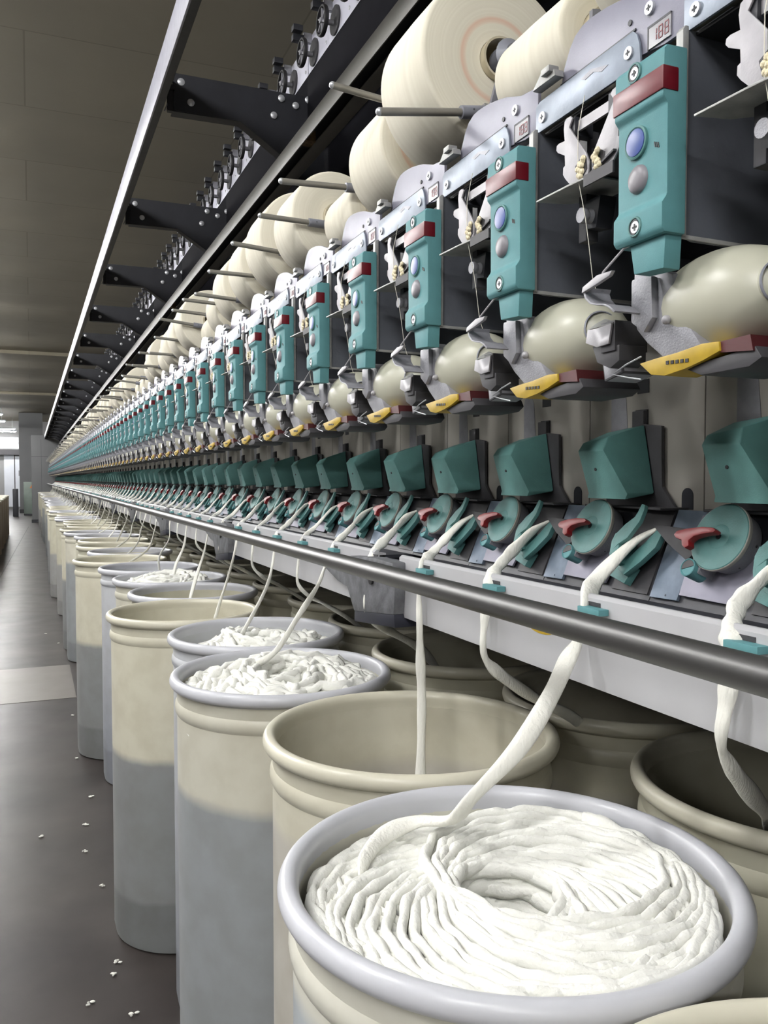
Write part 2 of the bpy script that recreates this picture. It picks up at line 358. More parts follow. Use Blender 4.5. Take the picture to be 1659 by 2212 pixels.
    clip = MB().prx([(-.1260, 1.4905), (-.1290, 1.5035), (-.1370, 1.5025), (-.1660, 1.5030), (-.1620, 1.4850), (-.1440, 1.4840)], .513, .5155, 'wing').prism([(-.129, 1.5035), (-.166, 1.503), (-.166, 1.506), (-.140, 1.513), (-.131, 1.509)], lambda a, b: (.513+(b-1.503)*1.2, a, b), lambda a, b: (.516+(b-1.503)*1.2, a, b), 'alu')
    clipb = MB().box(.516, .555, -.168, -.146, 1.478, 1.507, 'mount').prx([(-.130, 1.487), (-.172, 1.483), (-.172, 1.468), (-.158, 1.462), (-.138, 1.470)], .518, .55, 'mount')
    out.append(S('white_clip', clip, .0005, [S('clip_body', clipb, .001)], 'small white metal clip'))
    arc = [(.026, 1.5050), (.034, 1.5110), (.042, 1.5145), (.053, 1.5165), (.062, 1.5195), (.069, 1.5255), (.0715, 1.5310), (.0690, 1.5350)]
    lev = MB().prx(arc+[(a-.0025, b+.001) for a, b in arc][::-1], .486, .515, 'cast')
    lev.prx([(.0715, 1.5310), (.0700, 1.5365), (.048, 1.5430), (.0260, 1.5425), (.030, 1.5385), (.050, 1.5345)], .484, .488, 'wing')
    rod = MB().tube([(.487, .045, 1.5405), (.488, .044, 1.545), (.494, .022, 1.562), (.496, .014, 1.5635)], .0011, 8, 'wing')
    out.append(S('piecing_lever', lev, .0006, [S('lever_wire', rod)], 'curved grey lever plate'))
    yel = MB().prx([(.034, 1.4620), (.012, 1.4640), (-.0150, 1.4655), (-.0450, 1.4690), (-.0640, 1.4680), (-.0650, 1.4600), (-.046, 1.4545), (-.0250, 1.4500), (.0000, 1.4470), (.018, 1.4500)], .522, .560, 'yellow')
    msk = MB()
    for q in range(5): msk.box(.5212, .5221, -.030+q*.006, -.0265+q*.006, 1.4555+q*.0003, 1.4585+q*.0003, 'dark')
    red = MB().prx([(-.0640, 1.4680), (-.0950, 1.4690), (-.0980, 1.4560), (-.0640, 1.4590)], .524, .56, 'maroon')
    und = MB().prx([(-.020, 1.4510), (-.046, 1.4545), (-.098, 1.4600), (-.105, 1.4500), (-.092, 1.4440), (-.040, 1.4430)], .526, .60, 'mount').prx([(-.130, 1.472), (-.160, 1.470), (-.163, 1.458), (-.134, 1.452)], .53, .57, 'cast')
    out.append(S('yellow_catch', yel, .001, [S('printing', msk), S('maroon_end', red), S('dark_underside', und, .002)], 'yellow plastic catch'))
    hook = MB().tube([(.521, .0300, 1.468), (.520, .0500, 1.4630), (.520, .0700, 1.4562), (.520, .0500, 1.4512), (.521, .0300, 1.4470)], .0008, 6, 'chrome')
    out.append(S('wire_hook', hook))
    drum = MB().lathe([(0, .030), (.004, .034), (.150, .034), (.154, .030)], (.640, .025, 1.775), (0, 1, 0), 24, 'drum')
    out.append(S('winding_drum', drum))
    return out

def lever_specs(zb, tilt, tipx, cz, cr):
    """cradle arm of one unit: sleeve and steel rod reaching over the aisle"""
    y = -.010; arm = MB()
    if tipx < .9: arm.prx([(y-.003, zb-.010), (y+.004, zb-.010), (y+.004, zb+.010), (y-.003, zb+.010)], .590, .63, 'alu')
    arm.pry([(.60, zb-.014), (.60, zb+.012), (.625, cz+.02), (.655, cz+.02), (.66, cz-.02), (.70, 1.80), (.66, 1.79)], y-.004, y+.002, 'adapt')
    arm.cyl((.63, y-.006, cz), (.63, y+.020, cz), .020, 20, 'adapt')
    arm.cyl((.63, y-.006, cz), (.63, y-.016, cz), .024, 20, 'adapt', .013)
    dx = .170; d = Vector((-1, 0, tilt)).normalized(); b = Vector((.600, y, zb))
    sl = MB().cyl(b, b+d*.046, .0088, 18, 'adapt').ball(b+d*.030+Vector((0, -.0085, .001)), .0018, .0012, .0018, 'black', 8, 6)
    rod = MB().cyl(b+d*.04, b+d*(.600-tipx-.004), .0055, 14, 'rod').ball(b+d*(.600-tipx-.004), .0056, .0056, .0056, 'chrome', 12, 8)
    if tipx > .9: return S('package_cradle', arm)
    return S('package_cradle', arm, 0, [S('sleeve', sl, .0005), S('lever_rod', rod, 0, (), 'bright steel lever rod')])

RAD = {-3: .10, -2: .09, -1: .10, 0: .092, 1: .062, 2: .120, 3: .095, 4: .064, 5: .100, 6: .112, 7: .106, 8: .103, 9: .088, 10: .062}
LEV = {2: (1.868, -.16, .427), 3: (1.962, .09, .443), 4: (1.905, -.04, .425)}
rr = random.Random(11)
for k in range(11, N):
    RAD[k] = [.112, .106, .1, .094, .088, .062][rr.choice([0, 1, 2, 2, 3, 3, 4, 5])] if k > 16 else {11: .112, 12: .106, 13: .100, 14: .088, 15: .106, 16: .094}[k]
def pz(r): return 1.800+1.24*r
for k in range(-3, N):
    if k not in LEV: LEV[k] = (1.885+rr.uniform(-.02, .03), rr.uniform(.0, .11), .440+rr.uniform(-.012, .015))

for k in (-3, -2, -1, 0, 1): LEV[k] = (1.88, 0, 1.0)
PROTO_W = winding_specs()
wo = (.525, 0, 1.56)
def y0(k): return .60+P*k
first_w = None
KW0 = -2
merged_w = merged(winding_specs()).mesh('winding_unit', wo, 0)
FAR = 22
w_small = lambda k: RAD[k] < .07
for k in range(KW0, N):
    nth = k-(-1)+1
    if k < FAR:
        if first_w is None:
            e = bpy.data.objects.new('winding_unit', None); COL.objects.link(e); assemble(PROTO_W, e, wo); first_w = e
        else: e = copy_tree(first_w)
        e.location = (wo[0], y0(k), wo[2])
    else:
        e = link('winding_unit', merged_w, None, (wo[0], y0(k), wo[2]))
    if k == -2: lab = 'winding unit with teal control box standing just past the right edge of the photo'
    elif k < FAR: lab = 'winding unit with teal control box, %s from the right, under %s' % (ordinal(nth), 'a small yarn package' if w_small(k) else 'a thick yarn package')
    else: lab = 'tiny far winding unit in the distant end of the teal row'
    tag(e, lab, 'winding unit', 'winding units with teal control boxes' if k < FAR else 'far winding units')
    e['k'] = k
# the cradles follow each package, so every unit has its own
for e in [o for o in COL.objects if o.parent is None and o.get('k') is not None]:
    k = e['k']; del e['k']
    if k < FAR:
        assemble([lever_specs(*LEV[k], pz(RAD[k]), RAD[k])], e, wo)
    elif k % 1 == 0:
        kk = FAR+(k-FAR) % 5
        nm = 'cradle_far_%d' % kk
        me = CH.get(nm) or merged([lever_specs(*LEV[kk], pz(RAD[kk]), RAD[kk])]).mesh('package_cradle', wo); CH[nm] = me
        link('package_cradle', me, e)

# ------------------------------------------------------------------ yarn packages
pm = {}
def package(r, ring):
    key = (r, ring)
    if key not in pm:
        b = MB().lathe([(0, .030), (.0, r*.6), (.0, r-.006), (.0015, r-.0022), (.005, r), (.08, r+.0008), (.146, r), (.1500, r-.003), (.151, .030)], (0, 0, 0), (0, 1, 0), 72, 'pkgring' if ring else 'pkg', False)
        t = MB().lathe([(-.012, .0265), (-.012, .0295), (.163, .0295), (.163, .0265), (-.012, .0265)], (0, 0, 0), (0, 1, 0), 32, 'core', False)
        pm[key] = (b.mesh('yarn_package', angle=50), t.mesh('paper_tube'))
    return pm[key]
for k in range(-2, N):
    r = RAD[k]; b, t = package(r, k in (2, 3))
    o = link('yarn_package', b, None, (.630 if r < .1 else .622, y0(k)+.005, pz(r)))
    if k < 30: link('paper_tube', t, o)
    if k == 1: lab = 'slim cream yarn package at the top right, beside the huge one'
    elif k == 2: lab = 'huge cream yarn package with a faint orange ring on its end'
    elif k == 0: lab = 'cream yarn package cut off by the top edge above the silver shield'
    elif k == 4: lab = 'slim cream yarn package, the nearer of two lying low between thick ones'
    elif k < 20: lab = '%s cream cotton yarn package, %s from the right on the winding row' % ('slim' if r < .07 else 'thick', ordinal(k+1) if k >= 0 else 'just outside, %s' % ordinal(-k))
    else: lab = 'tiny far cream yarn package in the distant end of the row'
    tag(o, lab, 'yarn package', 'yarn packages' if k < 20 else 'far yarn packages')

# ------------------------------------------------------------------ spinning unit (y = 0 at its near gap)
nx, nz = -.921, .390
def dk(t, z, off=0): return (.69+.4234*(z-1.206)+off*nx, t, z+off*nz)
def deckp(mb, poly, o0, o1, m): return mb.prism(poly, lambda a, b: dk(a, b, o0), lambda a, b: dk(a, b, o1), m)
def spinning_specs():
    out = []
    base = deckp(MB(), [(-.0, 1.2075), (.2285, 1.2075), (.2285, 1.3165), (0, 1.3165)], -.012, -.003, 'black')
    out.append(S('recess', base))
    big = deckp(MB(), [(.1770, 1.2190), (.0836, 1.2180), (.0738, 1.2590), (.0798, 1.2763), (.0976, 1.2967), (.112, 1.3110), (.182, 1.3110)], 0, .0035, 'deck')
    sml = deckp(MB(), [(.1800, 1.2130), (.2258, 1.2120), (.2265, 1.3168), (.176, 1.3168)], -.003, .0015, 'deckb')
    sml.merge(MB().ball(dk(.200, 1.2165, .0018), .0012, .0012, .0012, 'chrome', 8, 6))
    near = deckp(MB(), [(.004, 1.2140), (.072, 1.2140), (.066, 1.3165), (.004, 1.3165)], -.004, -.001, 'mount')
    out.append(S('face_plate', big, .0006, (), 'lavender grey plate')); out.append(S('side_plate', sml, .0005, (), 'bluish galvanised plate')); out.append(S('dark_plate', near))
    c = (.118, 1.2805)
    hs = MB().lathe([(0, .034), (.012, .036), (.020, .038)], dk(c[0], c[1], .003), (nx, 0, nz), 36, 'cast')
    hs.merge(deckp(MB(), [(.150, 1.252), (.135, 1.240), (.128, 1.262), (.140, 1.272)], .003, .026, 'cast'))
    dring = MB().lathe([(-.001, .0392), (.003, .0396), (.0040, .0390), (.0040, .0380), (-.001, .0380)], dk(c[0], c[1], .025), (nx, 0, nz), 48, 'wall', False)
    dial = MB().lathe([(0, .0385), (.004, .0388), (.0048, .0378), (.0048, .0365), (.0052, .0150), (.0046, .0140), (.0052, .0125), (.0058, .004), (.004, .003), (.004, 0)], dk(c[0], c[1], .025), (nx, 0, nz), 48, 'teal_dull')
    hub = MB().lathe([(.0, .0030), (.0062, .0030), (.0062, 0)], dk(c[0], c[1], .025), (nx, 0, nz), 12, 'black')
    out.append(S('rotor_housing', hs, .001, [S('teal_dial', dial, 0, [S('centre_hole', hub), S('pale_rim', dring)], 'round dull teal dial')]))
    red = [(.1693, 1.2740), (.1660, 1.2785), (.1514, 1.2819), (.1300, 1.2850), (.1139, 1.2850), (.1085, 1.2825), (.1116, 1.2796), (.1250, 1.2775), (.1377, 1.2739), (.1433, 1.2690), (.1402, 1.2636), (.1450, 1.2605), (.1510, 1.2630), (.1543, 1.2690), (.1640, 1.2705)]
    out.append(S('red_lever', deckp(MB(), red, .036, .046, 'redlev'), .0016, (), 'red plastic lever'))
    kn = MB().lathe([(0, .0105), (.022, .0105), (.0225, .0095), (.021, .0085)], dk(.1465, 1.244, .010), (nx, 0, nz), 24, 'teal')
    half = deckp(MB(), [(.1465+.0088*math.cos(w), 1.244+.0088*.92*math.sin(w)) for w in [R(a) for a in range(-20, 161, 15)]], .0300, .0318, 'mount')
    out.append(S('knob', kn, 0, [S('knob_mark', half)], 'small pale teal knob'))
    w = MB().tube([dk(.099, 1.297, .008), dk(.0827, 1.2790, .010), dk(.088, 1.2745, .010), dk(.097, 1.2715, .010), dk(.0963, 1.2557, .010), dk(.1113, 1.2555, .010)], .0016, 8, 'mount')
    out.append(S('bent_wire', w))
    blk = deckp(MB(), [(.236, 1.290), (.172, 1.288), (.150, 1.262), (.158, 1.252), (.200, 1.270)], .008, .026, 'mount')
    out.append(S('dark_arm', blk, .002))
    # sliver feed funnel
    ear = [(.0193, 1.3212), (.0120, 1.3200), (.0103, 1.3139), (.0116, 1.2999), (.0254, 1.2793), (.0400, 1.2716), (.0490, 1.2633), (.0445, 1.2473), (.0520, 1.2590), (.0560, 1.2720), (.0534, 1.2834), (.0400, 1.2960), (.0249, 1.3051), (.0215, 1.3130)]
    fu = MB()
    fu.prism(ear, lambda a, b: dk(a, b-.012, .036+(.05-a)*.10), lambda a, b: dk(a, b-.012, .030+(.05-a)*.10), 'teal_dull')
    fu.prism([(.0534, 1.2734), (.0560, 1.2620), (.0445, 1.2373), (.034, 1.2400), (.0400, 1.2616)], lambda a, b: dk(a, b, .036), lambda a, b: dk(a, b, .002), 'teal_dull')
    fu.prism([(.0445, 1.2333), (.0290, 1.2274), (.0080, 1.2450), (-.0100, 1.2640), (-.0140, 1.2850), (-.004, 1.2870), (.012, 1.2680), (.034, 1.2460)], lambda a, b: dk(a, b, .022), lambda a, b: dk(a, b, .014), 'teal_dull')
    fl = deckp(MB(), [(.0660, 1.2260), (.0330, 1.2190), (.0250, 1.2400), (.0500, 1.2620), (.0680, 1.2500)], .003, .014, 'teal_dull')
    out.append(S('feed_funnel', fu, .001, [S('funnel_foot', fl, .0008)], 'curved teal sliver funnel'))
    # cover hood
    V = [(.745, .150, 1.420), (.75, .079, 1.427), (.70, .145, 1.404), (.705, .098, 1.411), (.69, .142, 1.393), (.69, .087, 1.393), (.70, .131, 1.336), (.70, .050, 1.336), (.75, .058, 1.336), (.75, .145, 1.336),
         (.698, .131, 1.329), (.698, .052, 1.329)]
    F = [(0, 1, 3, 2), (2, 3, 5, 4), (4, 5, 7, 6), (5, 3, 1, 8), (5, 8, 7), (0, 2, 4, 6, 9), (6, 7, 11, 10), (9, 6, 10), (7, 8, 11), (9, 10, 11, 8), (0, 9, 8, 1)]
    hd = MB().add(V, F, 'teal_hood')
    dots = MB().prism(circle((.108, 1.368), .0022, 10), lambda a, b: (.6955-(b-1.364)*.02, a, b), lambda a, b: (.6935-(b-1.364)*.02, a, b), 'black'); hsc = MB().ball((.7015, .115, 1.4035), .0016, .0016, .0016, 'chrome', 8, 6)
    out.append(S('cover_hood', hd, .0018, [S('screw_hole', dots), S('hood_screw', hsc)], 'folded dull teal hood'))
    mt = MB().prx([(.160, 1.318), (.155, 1.412), (.106, 1.422), (.106, 1.446), (.083, 1.446), (.083, 1.428), (.048, 1.424), (.046, 1.345), (.020, 1.318)], .7515, .7565, 'mount').box(.7565, .761, .083, .106, 1.42, 1.448, 'black')
    mt.prz([(.71, .0), (.755, 0), (.755, .18), (.73, .18), (.72, .05)], 1.3165, 1.3195, 'mount')
    out.append(S('hood_mount', mt, .001, (), 'charcoal mounting plate'))
    wl = MB().prx([(-.0185, 1.314), (.2095, 1.314), (.2095, 1.64), (-.0185, 1.64)], .760, .764, 'wall')
    arch = [(-.002, 1.317)]+[(.008+.010*math.cos(a), 1.334+.010*math.sin(a)) for a in [R(q) for q in range(180, -1, -20)]][::-1][0:0]+[(-.002, 1.334)]+[(.008-.010*math.cos(R(q)), 1.334+.010*math.sin(R(q))) for q in range(20, 161, 20)]+[(.018, 1.334), (.018, 1.317)]
    slots = MB().prx(arch, .7592, .7602, 'black'); sq = MB().box(.7592, .7602, .082, .105, 1.4700, 1.4885, 'black')
    dark_patch = MB().prx([(.122, 1.400), (.1300, 1.478), (.136, 1.489), (.148, 1.491), (.157, 1.486), (.160, 1.476), (.160, 1.400)], .7594, .7602, 'cast')  # reflection on the flat panel, drawn as a thin darker patch
    seam = MB().box(.762, .765, -.0205, -.0185, 1.314, 1.64, 'black')
    out.append(S('back_panel', wl, .0006, [S('arched_slot', slots), S('square_slot', sq), S('dark_patch', dark_patch, 0, (), 'smooth darker reflection patch'), S('seam', seam)], 'warm grey enamel panel'))
    gd = MB().box(.600, .6145, -.026, .015, 1.1965, 1.2040, 'teal')
    ng = MB().box(.6142, .6152, -.010, .024, 1.2040, 1.2090, 'mount')
    out.append(S('sliver_guide', gd, .0008, [S('guide_notch', ng)], 'small teal clip on the beam edge'))
    return out
def g0(k): return .59+P*k
so = (.70, 0, 1.30)
sp = spinning_specs(); first_s = None
merged_s = merged(sp).mesh('spinning_unit', so)
for k in range(-1, N):
    if k < FAR:
        if first_s is None:
            e = bpy.data.objects.new('spinning_unit', None); COL.objects.link(e); assemble(sp, e, so); first_s = e
        else: e = copy_tree(first_s)
        e.location = (so[0], g0(k), so[2])
        if k == -1: lab = 'spinning unit below the beam edge just past the right side of the photo'
        else: lab = 'teal-hooded spinning unit with red lever, %s from the right in the lower row' % ordinal(k+1)
    else:
        e = link('spinning_unit', merged_s, None, (so[0], g0(k), so[2])); lab = 'tiny far spinning unit in the distant end of the lower row'
    tag(e, lab, 'spinning unit', 'spinning units with teal hoods' if k < FAR else 'far spinning units')

# ------------------------------------------------------------------ machine frame
y_end = y0(N)+.1
def sec_label(i): return ordinal(i+1)+' from the right'
# front beam in sections, a casting between them
bsec = 1.398
nsec = int((y_end-bsec)/SEC)+1
# the nearest section runs out of the picture
def beam_mesh(y_a, y_b):
    b = MB().pry([(.615, 1.106), (.615, 1.2130), (.620, 1.2172), (.625, 1.2172), (.626, 1.2105), (.640, 1.2105), (.640, 1.106)], y_a, y_b, 'beam')
    t = MB().box(.626, .70, y_a, y_b, 1.200, 1.2065, 'black')
    return b, t
for i in range(-1, nsec):
    ya = bsec+SEC*i+(.12 if i >= 0 else -.0); yb = bsec+SEC*(i+1)
    if i == -1: ya = -.05
    b, t = beam_mesh(ya, yb)
    o = link('sliver_beam', b.mesh('sliver_beam', (.62, ya, 1.16), .0012), None, (.62, ya, 1.16))
    link('black_tray', t.mesh('black_tray', (.62, ya, 1.16)), o)
    if i < 4:
        ys = (.934 if i == -1 else ya+.22); st = MB().prx(circle((ys, 1.171), .043, 24, .44), .6144, .6152, 'yellow')
        link('sticker', st.mesh('sticker', (.62, ya, 1.16)), o)['label'] = 'oval yellow sticker'
    if i < 12: lab = 'pale grey beam section with teal sliver clips, %s from the right' % ordinal(i+2)
    else: lab = 'tiny far section of the pale grey beam'
    tag(o, lab, 'beam', 'beam sections' if i < 12 else 'far beam sections')
cst = MB().prx([(.359, 1.160), (.275, 1.140), (.219, 1.134), (.182, 1.094), (.178, 1.090), (-.022, 1.112), (-.026, 1.145), (-.030, 1.187), (.10, 1.200), (.25, 1.192), (.359, 1.176)], .594, .655, 'lint')
cst.prx([(-.028, 1.185), (.12, 1.196), (.20, 1.200), (.06, 1.208), (-.028, 1.206)], .590, .62, 'lint')
cbase = MB().prx([(.180, 1.092), (.180, 1.069), (-.026, 1.089), (-.022, 1.113)], .595, .65, 'navy')
ctip = MB().cyl((.590, .08, 1.165), (.595, .08, 1.165), .010, 16, 'dark')
for i in range(0, nsec):
    off = (.59, 0, 1.15)
    if i == 0:
        cme, bme, tme = cst.mesh('tube_bracket', off, .004), cbase.mesh('navy_foot', off, .004), ctip.mesh('bolt_head', off)
    yc = 1.398+SEC*i
    o = link('tube_bracket', cme, None, (.59, yc, 1.15)); f_ = link('navy_foot', bme, o); f_['label'] = 'navy rubber foot'; link('bolt_head', tme, o)
    if i < 8: lab = 'dusty grey cast bracket holding the long tube, %s from the right' % ordinal(i+1)
    else: lab = 'tiny far cast bracket under the long tube'
    tag(o, lab, 'bracket', 'cast tube brackets' if i < 8 else 'far cast brackets')
tb = MB().cyl((.4635, -.1, 1.2190), (.4635, y_end, 1.2190), .0138, 32, 'steel')
tag(link('guard_tube', tb.mesh('guard_tube')), 'long shiny steel tube running in front of the pale grey beam', 'tube')
for i in range(nsec):   # arms that carry the tube
    pass
# closed body behind and below
mf = MB().box(1.26, 1.30, -.4, y_end, 0, 1.20, 'dark')
mf.box(.70, 1.30, -.4, y_end, 1.17, 1.20, 'black').box(.764, .80, -.4, y_end, 1.20, 1.75, 'black').box(.80, 1.9, -.4, y_end, 1.735, 1.75, 'dark')
mf.box(.64, .70, -.4, y_end, 1.185, 1.198, 'black').box(.72, .78, -.4, y_end, 1.62, 1.78, 'black')
mf.box(.742, .80, -.4, y_end, 1.75, 1.84, 'black')
tag(link('spinning_machine', mf.mesh('spinning_machine')), 'dark steel body of the spinning machine behind the cans and units', 'machine frame')

# overhead: backing panel, plates with thread wheels, bracket arms, channel and cleaner rail
pan = MB().box(1.020, 1.035, -.4, y_end, 1.84, 2.66, 'girder').box(.80, 1.02, -.4, y_end, 1.84, 1.85, 'girder')
tag(link('overhead_panel', pan.mesh('overhead_panel')), 'black sheet panel behind the row of yarn packages', 'panel')
yb0 = 2.98
wheel = MB().lathe([(0, .047), (.004, .049), (.010, .049), (.014, .047), (.014, .041), (0, .041), (0, .047)], (-.050, 0, 0), (1, 0, 0), 28, 'dark', False)
for q in range(6):
    a = R(60*q); wheel.box(-.047, -.039, -.0025, .0025, .008, .043, 'cast') if q == 0 else wheel.merge(MB().prism([(-.0025, .008), (.0025, .008), (.0025, .043), (-.0025, .043)], lambda u, v, a=a: (-.047, u*math.cos(a)-v*math.sin(a), u*math.sin(a)+v*math.cos(a)), lambda u, v, a=a: (-.039, u*math.cos(a)-v*math.sin(a), u*math.sin(a)+v*math.cos(a)), 'cast'))
wheel.cyl((-.052, 0, 0), (0, 0, 0), .009, 16, 'cast').cyl((-.006, -.012, .004), (0, -.012, .004), .046, 28, 'mount')  # dark offset disc stands in for the wheel's shadow on the plate
whold = MB().box(-.070, -.030, .018, .042, .050, .072, 'black').box(-.075, -.04, -.005, .024, .074, .094, 'black').box(-.03, 0, .02, .034, .05, .085, 'cast')
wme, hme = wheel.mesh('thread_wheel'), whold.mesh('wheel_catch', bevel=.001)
pme = MB().box(0, .006, 0, SEC-.006, 0, .130, 'plate'); pme = pme.mesh('wheel_plate', bevel=.001)
bme2 = MB().box(-.004, .05, 0, SEC, -.216, 0, 'girder').mesh('black_girder', bevel=.001)
bolt_m = MB().lathe([(0, .006), (.002, .0055), (.0028, .003), (.003, 0)], (0, 0, 0), (-1, 0, 0), 12, 'chrome').mesh('bolt_head')
for i in range(-2, 21):
    ya = yb0+SEC*i
    if ya > y_end-1: break
    o = link('wheel_plate', pme, None, (.950, ya, 2.812))
    link('black_girder', bme2, o, (0, 0, 0))
    for q in range(6):
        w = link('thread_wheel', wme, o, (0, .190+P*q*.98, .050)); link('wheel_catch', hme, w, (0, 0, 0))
        if i < 6: link('bolt_head', bolt_m, o, (0, .03+P*q, .03))
    lab = 'silver plate with black thread wheels, %s section from the top of the photo' % ordinal(i+3) if i < 8 else 'tiny far silver plate with thread wheels'
    tag(o, lab, 'wheel plate', 'thread wheel plates' if i < 8 else 'far thread wheel plates')
ao = (.75, 0, 2.75)
def sa(a, b): return (a*.931, 1.355+(b-1.355)*.931)
arm_out = [sa(*p) for p in [(.500, 2.842), (1.084, 2.842), (1.084, 2.50), (.985, 2.50), (.968, 2.560), (.896, 2.612), (.752, 2.706), (.500, 2.703)]]
am = MB().pry(arm_out, -.002, .002, 'black')
x0_, z0_ = sa(.5, 2.838); x1_, z1_ = sa(1.084, 2.842)
fl = MB().box(x0_, x1_, .0, .040, z0_, z1_, 'black')
lw = [sa(*p) for p in [(.500, 2.703), (.752, 2.706), (.896, 2.612), (.968, 2.560), (.985, 2.50)]]
fl.add([(a, y, b+dz) for a, b in lw for y in (-.002, .045) for dz in (0, .004)], [(4*i+p, 4*i+q, 4*i+4+q, 4*i+4+p) for i in range(4) for p, q in ((0, 2), (2, 3), (3, 1), (1, 0))], 'mount')
gus = MB().pry([sa(*p) for p in [(.503, 2.84), (.555, 2.838), (.640, 2.706), (.503, 2.706)]], -.005, -.002, 'black')
ex, ez = sa(.500, 2.775)
clipm = MB().tube([(ex, .0, ez), (ex-.028, 0, ez-.07), (ex, 0, ez-.050)], .0018, 6, 'chrome').box(ex-.018, ex, -.01, .01, ez-.07, ez+.005, 'dark').box(ex-.020, ex+.005, -.012, .012, ez, ez+.018, 'black')
bolts = []
for bx, bz in ((.910, 2.818), (.967, 2.800), (.880, 2.749), (.530, 2.812), (.565, 2.743), (1.018, 2.83)):
    bx, bz = sa(bx, bz)
    bolts.append(MB().lathe([(0, .0125), (.003, .0125), (.006, .008), (.0066, 0)], (bx, -.004, bz), (0, -1, 0), 14, 'chrome'))
ame = dict(a=am.mesh('bracket_arm', ao), f=fl.mesh('flange', ao), g=gus.mesh('gusset', ao), c=clipm.mesh('end_clip', ao))
bmes = [b.mesh('bolt', ao) for b in bolts]
for i in range(-1, 21):
    ya = yb0+SEC*i
    if ya > y_end: break
    o = link('bracket_arm', ame['a'], None, (ao[0], ya, ao[2]))
    link('flange', ame['f'], o); link('gusset', ame['g'], o); link('end_clip', ame['c'], o)
    for b in bmes: link('bolt', b, o)
    if i < 0: lab = 'black steel bracket arm just above the top edge of the photo'
    elif i < 9: lab = 'black steel bracket arm over the aisle, %s from the top of the photo' % ordinal(i+1)
    else: lab = 'tiny far black bracket arm over the aisle'
    tag(o, lab, 'bracket', 'bracket arms' if i < 9 else 'far bracket arms')
ch = MB().box(.800, .804, -.4, y_end, 2.4065, 2.462, 'chan').box(.8365, .880, -.4, y_end, 2.4065, 2.411, 'chan').box(.804, .880, -.4, y_end, 2.458, 2.462, 'black').box(.876, .880, -.4, y_end, 2.411, 2.458, 'black')
cho = link('slotted_channel', ch.mesh('slotted_channel', bevel=.001)); tag(cho, 'long brushed metal channel with a dark slot under the black girder', 'channel')
rust = mat('rusty_joint', (120, 100, 70), .7, .2, .3, 60, col2=(70, 52, 34)); M['rust'] = rust
for q in range(12):
    yq = 2.55+SEC*2*q
    if yq < y_end-1: link('joint_block', MB().box(.804, .8365, yq, yq+.05, 2.409, 2.440, 'rust').mesh('joint_block'), cho)['label'] = 'rusty joint block'
    
rl = MB().box(.400, .406, -.4, 29.5, 2.606, 2.712, 'rail')
rlo = link('cleaner_rail', rl.mesh('cleaner_rail', bevel=.001)); tag(rlo, 'long pale overhead rail running beside the black bracket arms', 'rail')
link('rail_web', MB().box(.406, .430, -.4, 29.5, 2.608, 2.613, 'mount').box(.406, .465, -.4, 29.5, 2.706, 2.710, 'mount').mesh('rail_web'), rlo)

# head of the machine at the far end
hy = y_end+.05
hm = MB().box(.02, 1.9, hy, hy+1.6, .10, 2.72, 'pillar')
ho = link('end_cabinet', hm.mesh('end_cabinet', bevel=.01)); tag(ho, 'tall grey cabinet closing the far end of the spinning machine', 'cabinet')
link('door_line', MB().box(.018, .021, hy+.2, hy+.8, .3, 2.4, 'mount').box(.30, .306, hy-.002, hy, .3, 2.6, 'mount').box(.02, .5, hy-.003, hy, 2.05, 2.06, 'mount').mesh('door_line'), ho)
link('plinth', MB().box(.0, 1.9, hy-.02, hy+1.6, 0, .10, 'black').mesh('plinth'), ho)

# ------------------------------------------------------------------ sliver cans
CX = [(.446, .736), (.556, 1.218), (.478, 1.695), (.540, 2.152), (.425, 2.594), (.532, 3.036), (.519, 3.495), (.497, 3.953), (.408, 4.402)]
rc = random.Random(5)
for j in range(9, 62):
    CX.append((round(rc.choice([.41, .44, .46, .49, .51])+rc.uniform(-.012, .012), 3), 4.402+.462*(j-8)))
CX.insert(0, (.430, .255))
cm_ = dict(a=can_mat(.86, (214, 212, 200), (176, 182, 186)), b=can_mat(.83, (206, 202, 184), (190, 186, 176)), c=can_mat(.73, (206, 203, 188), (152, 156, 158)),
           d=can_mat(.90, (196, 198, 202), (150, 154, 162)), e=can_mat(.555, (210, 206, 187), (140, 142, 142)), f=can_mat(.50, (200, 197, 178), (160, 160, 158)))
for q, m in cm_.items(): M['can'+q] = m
canm = {}
def can_mesh(key, rim):
    if (key, rim) in canm: return canm[(key, rim)]
    pr = [(0, .200), (.004, .209), (.03, .2135), (.880, .2135), (.886, .217), (.894, .218), (.902, .217), (.908, .2135), (.936, .2135), (.936, .2095)]
    inner = [(.936, .2095), (.90, .2085), (.12, .2075), (.118, 0)]
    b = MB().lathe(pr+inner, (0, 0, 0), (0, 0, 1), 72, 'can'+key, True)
    rp = [(.930, .2137)]+[(.946+.0125*math.sin(R(a)), .2180+.0105*math.cos(R(a))) for a in range(-100, 190, 20)]+[(.940, .2085), (.930, .2093), (.930, .2137)]
    r = MB().lathe(rp, (0, 0, 0), (0, 0, 1), 96, rim, False)
    canm[(key, rim)] = (b.mesh('sliver_can', angle=30), r.mesh('can_rim', angle=60)); return canm[(key, rim)]
kinds = {0: ('b', 'rim2'), 1: ('a', 'rim'), 2: ('b', 'rim2'), 3: ('c', 'rim'), 4: ('d', 'rim'), 5: ('e', 'rim2'), 6: ('f', 'rim'), 7: ('c', 'rim'), 8: ('d', 'rim'), 9: ('e', 'rim2')}
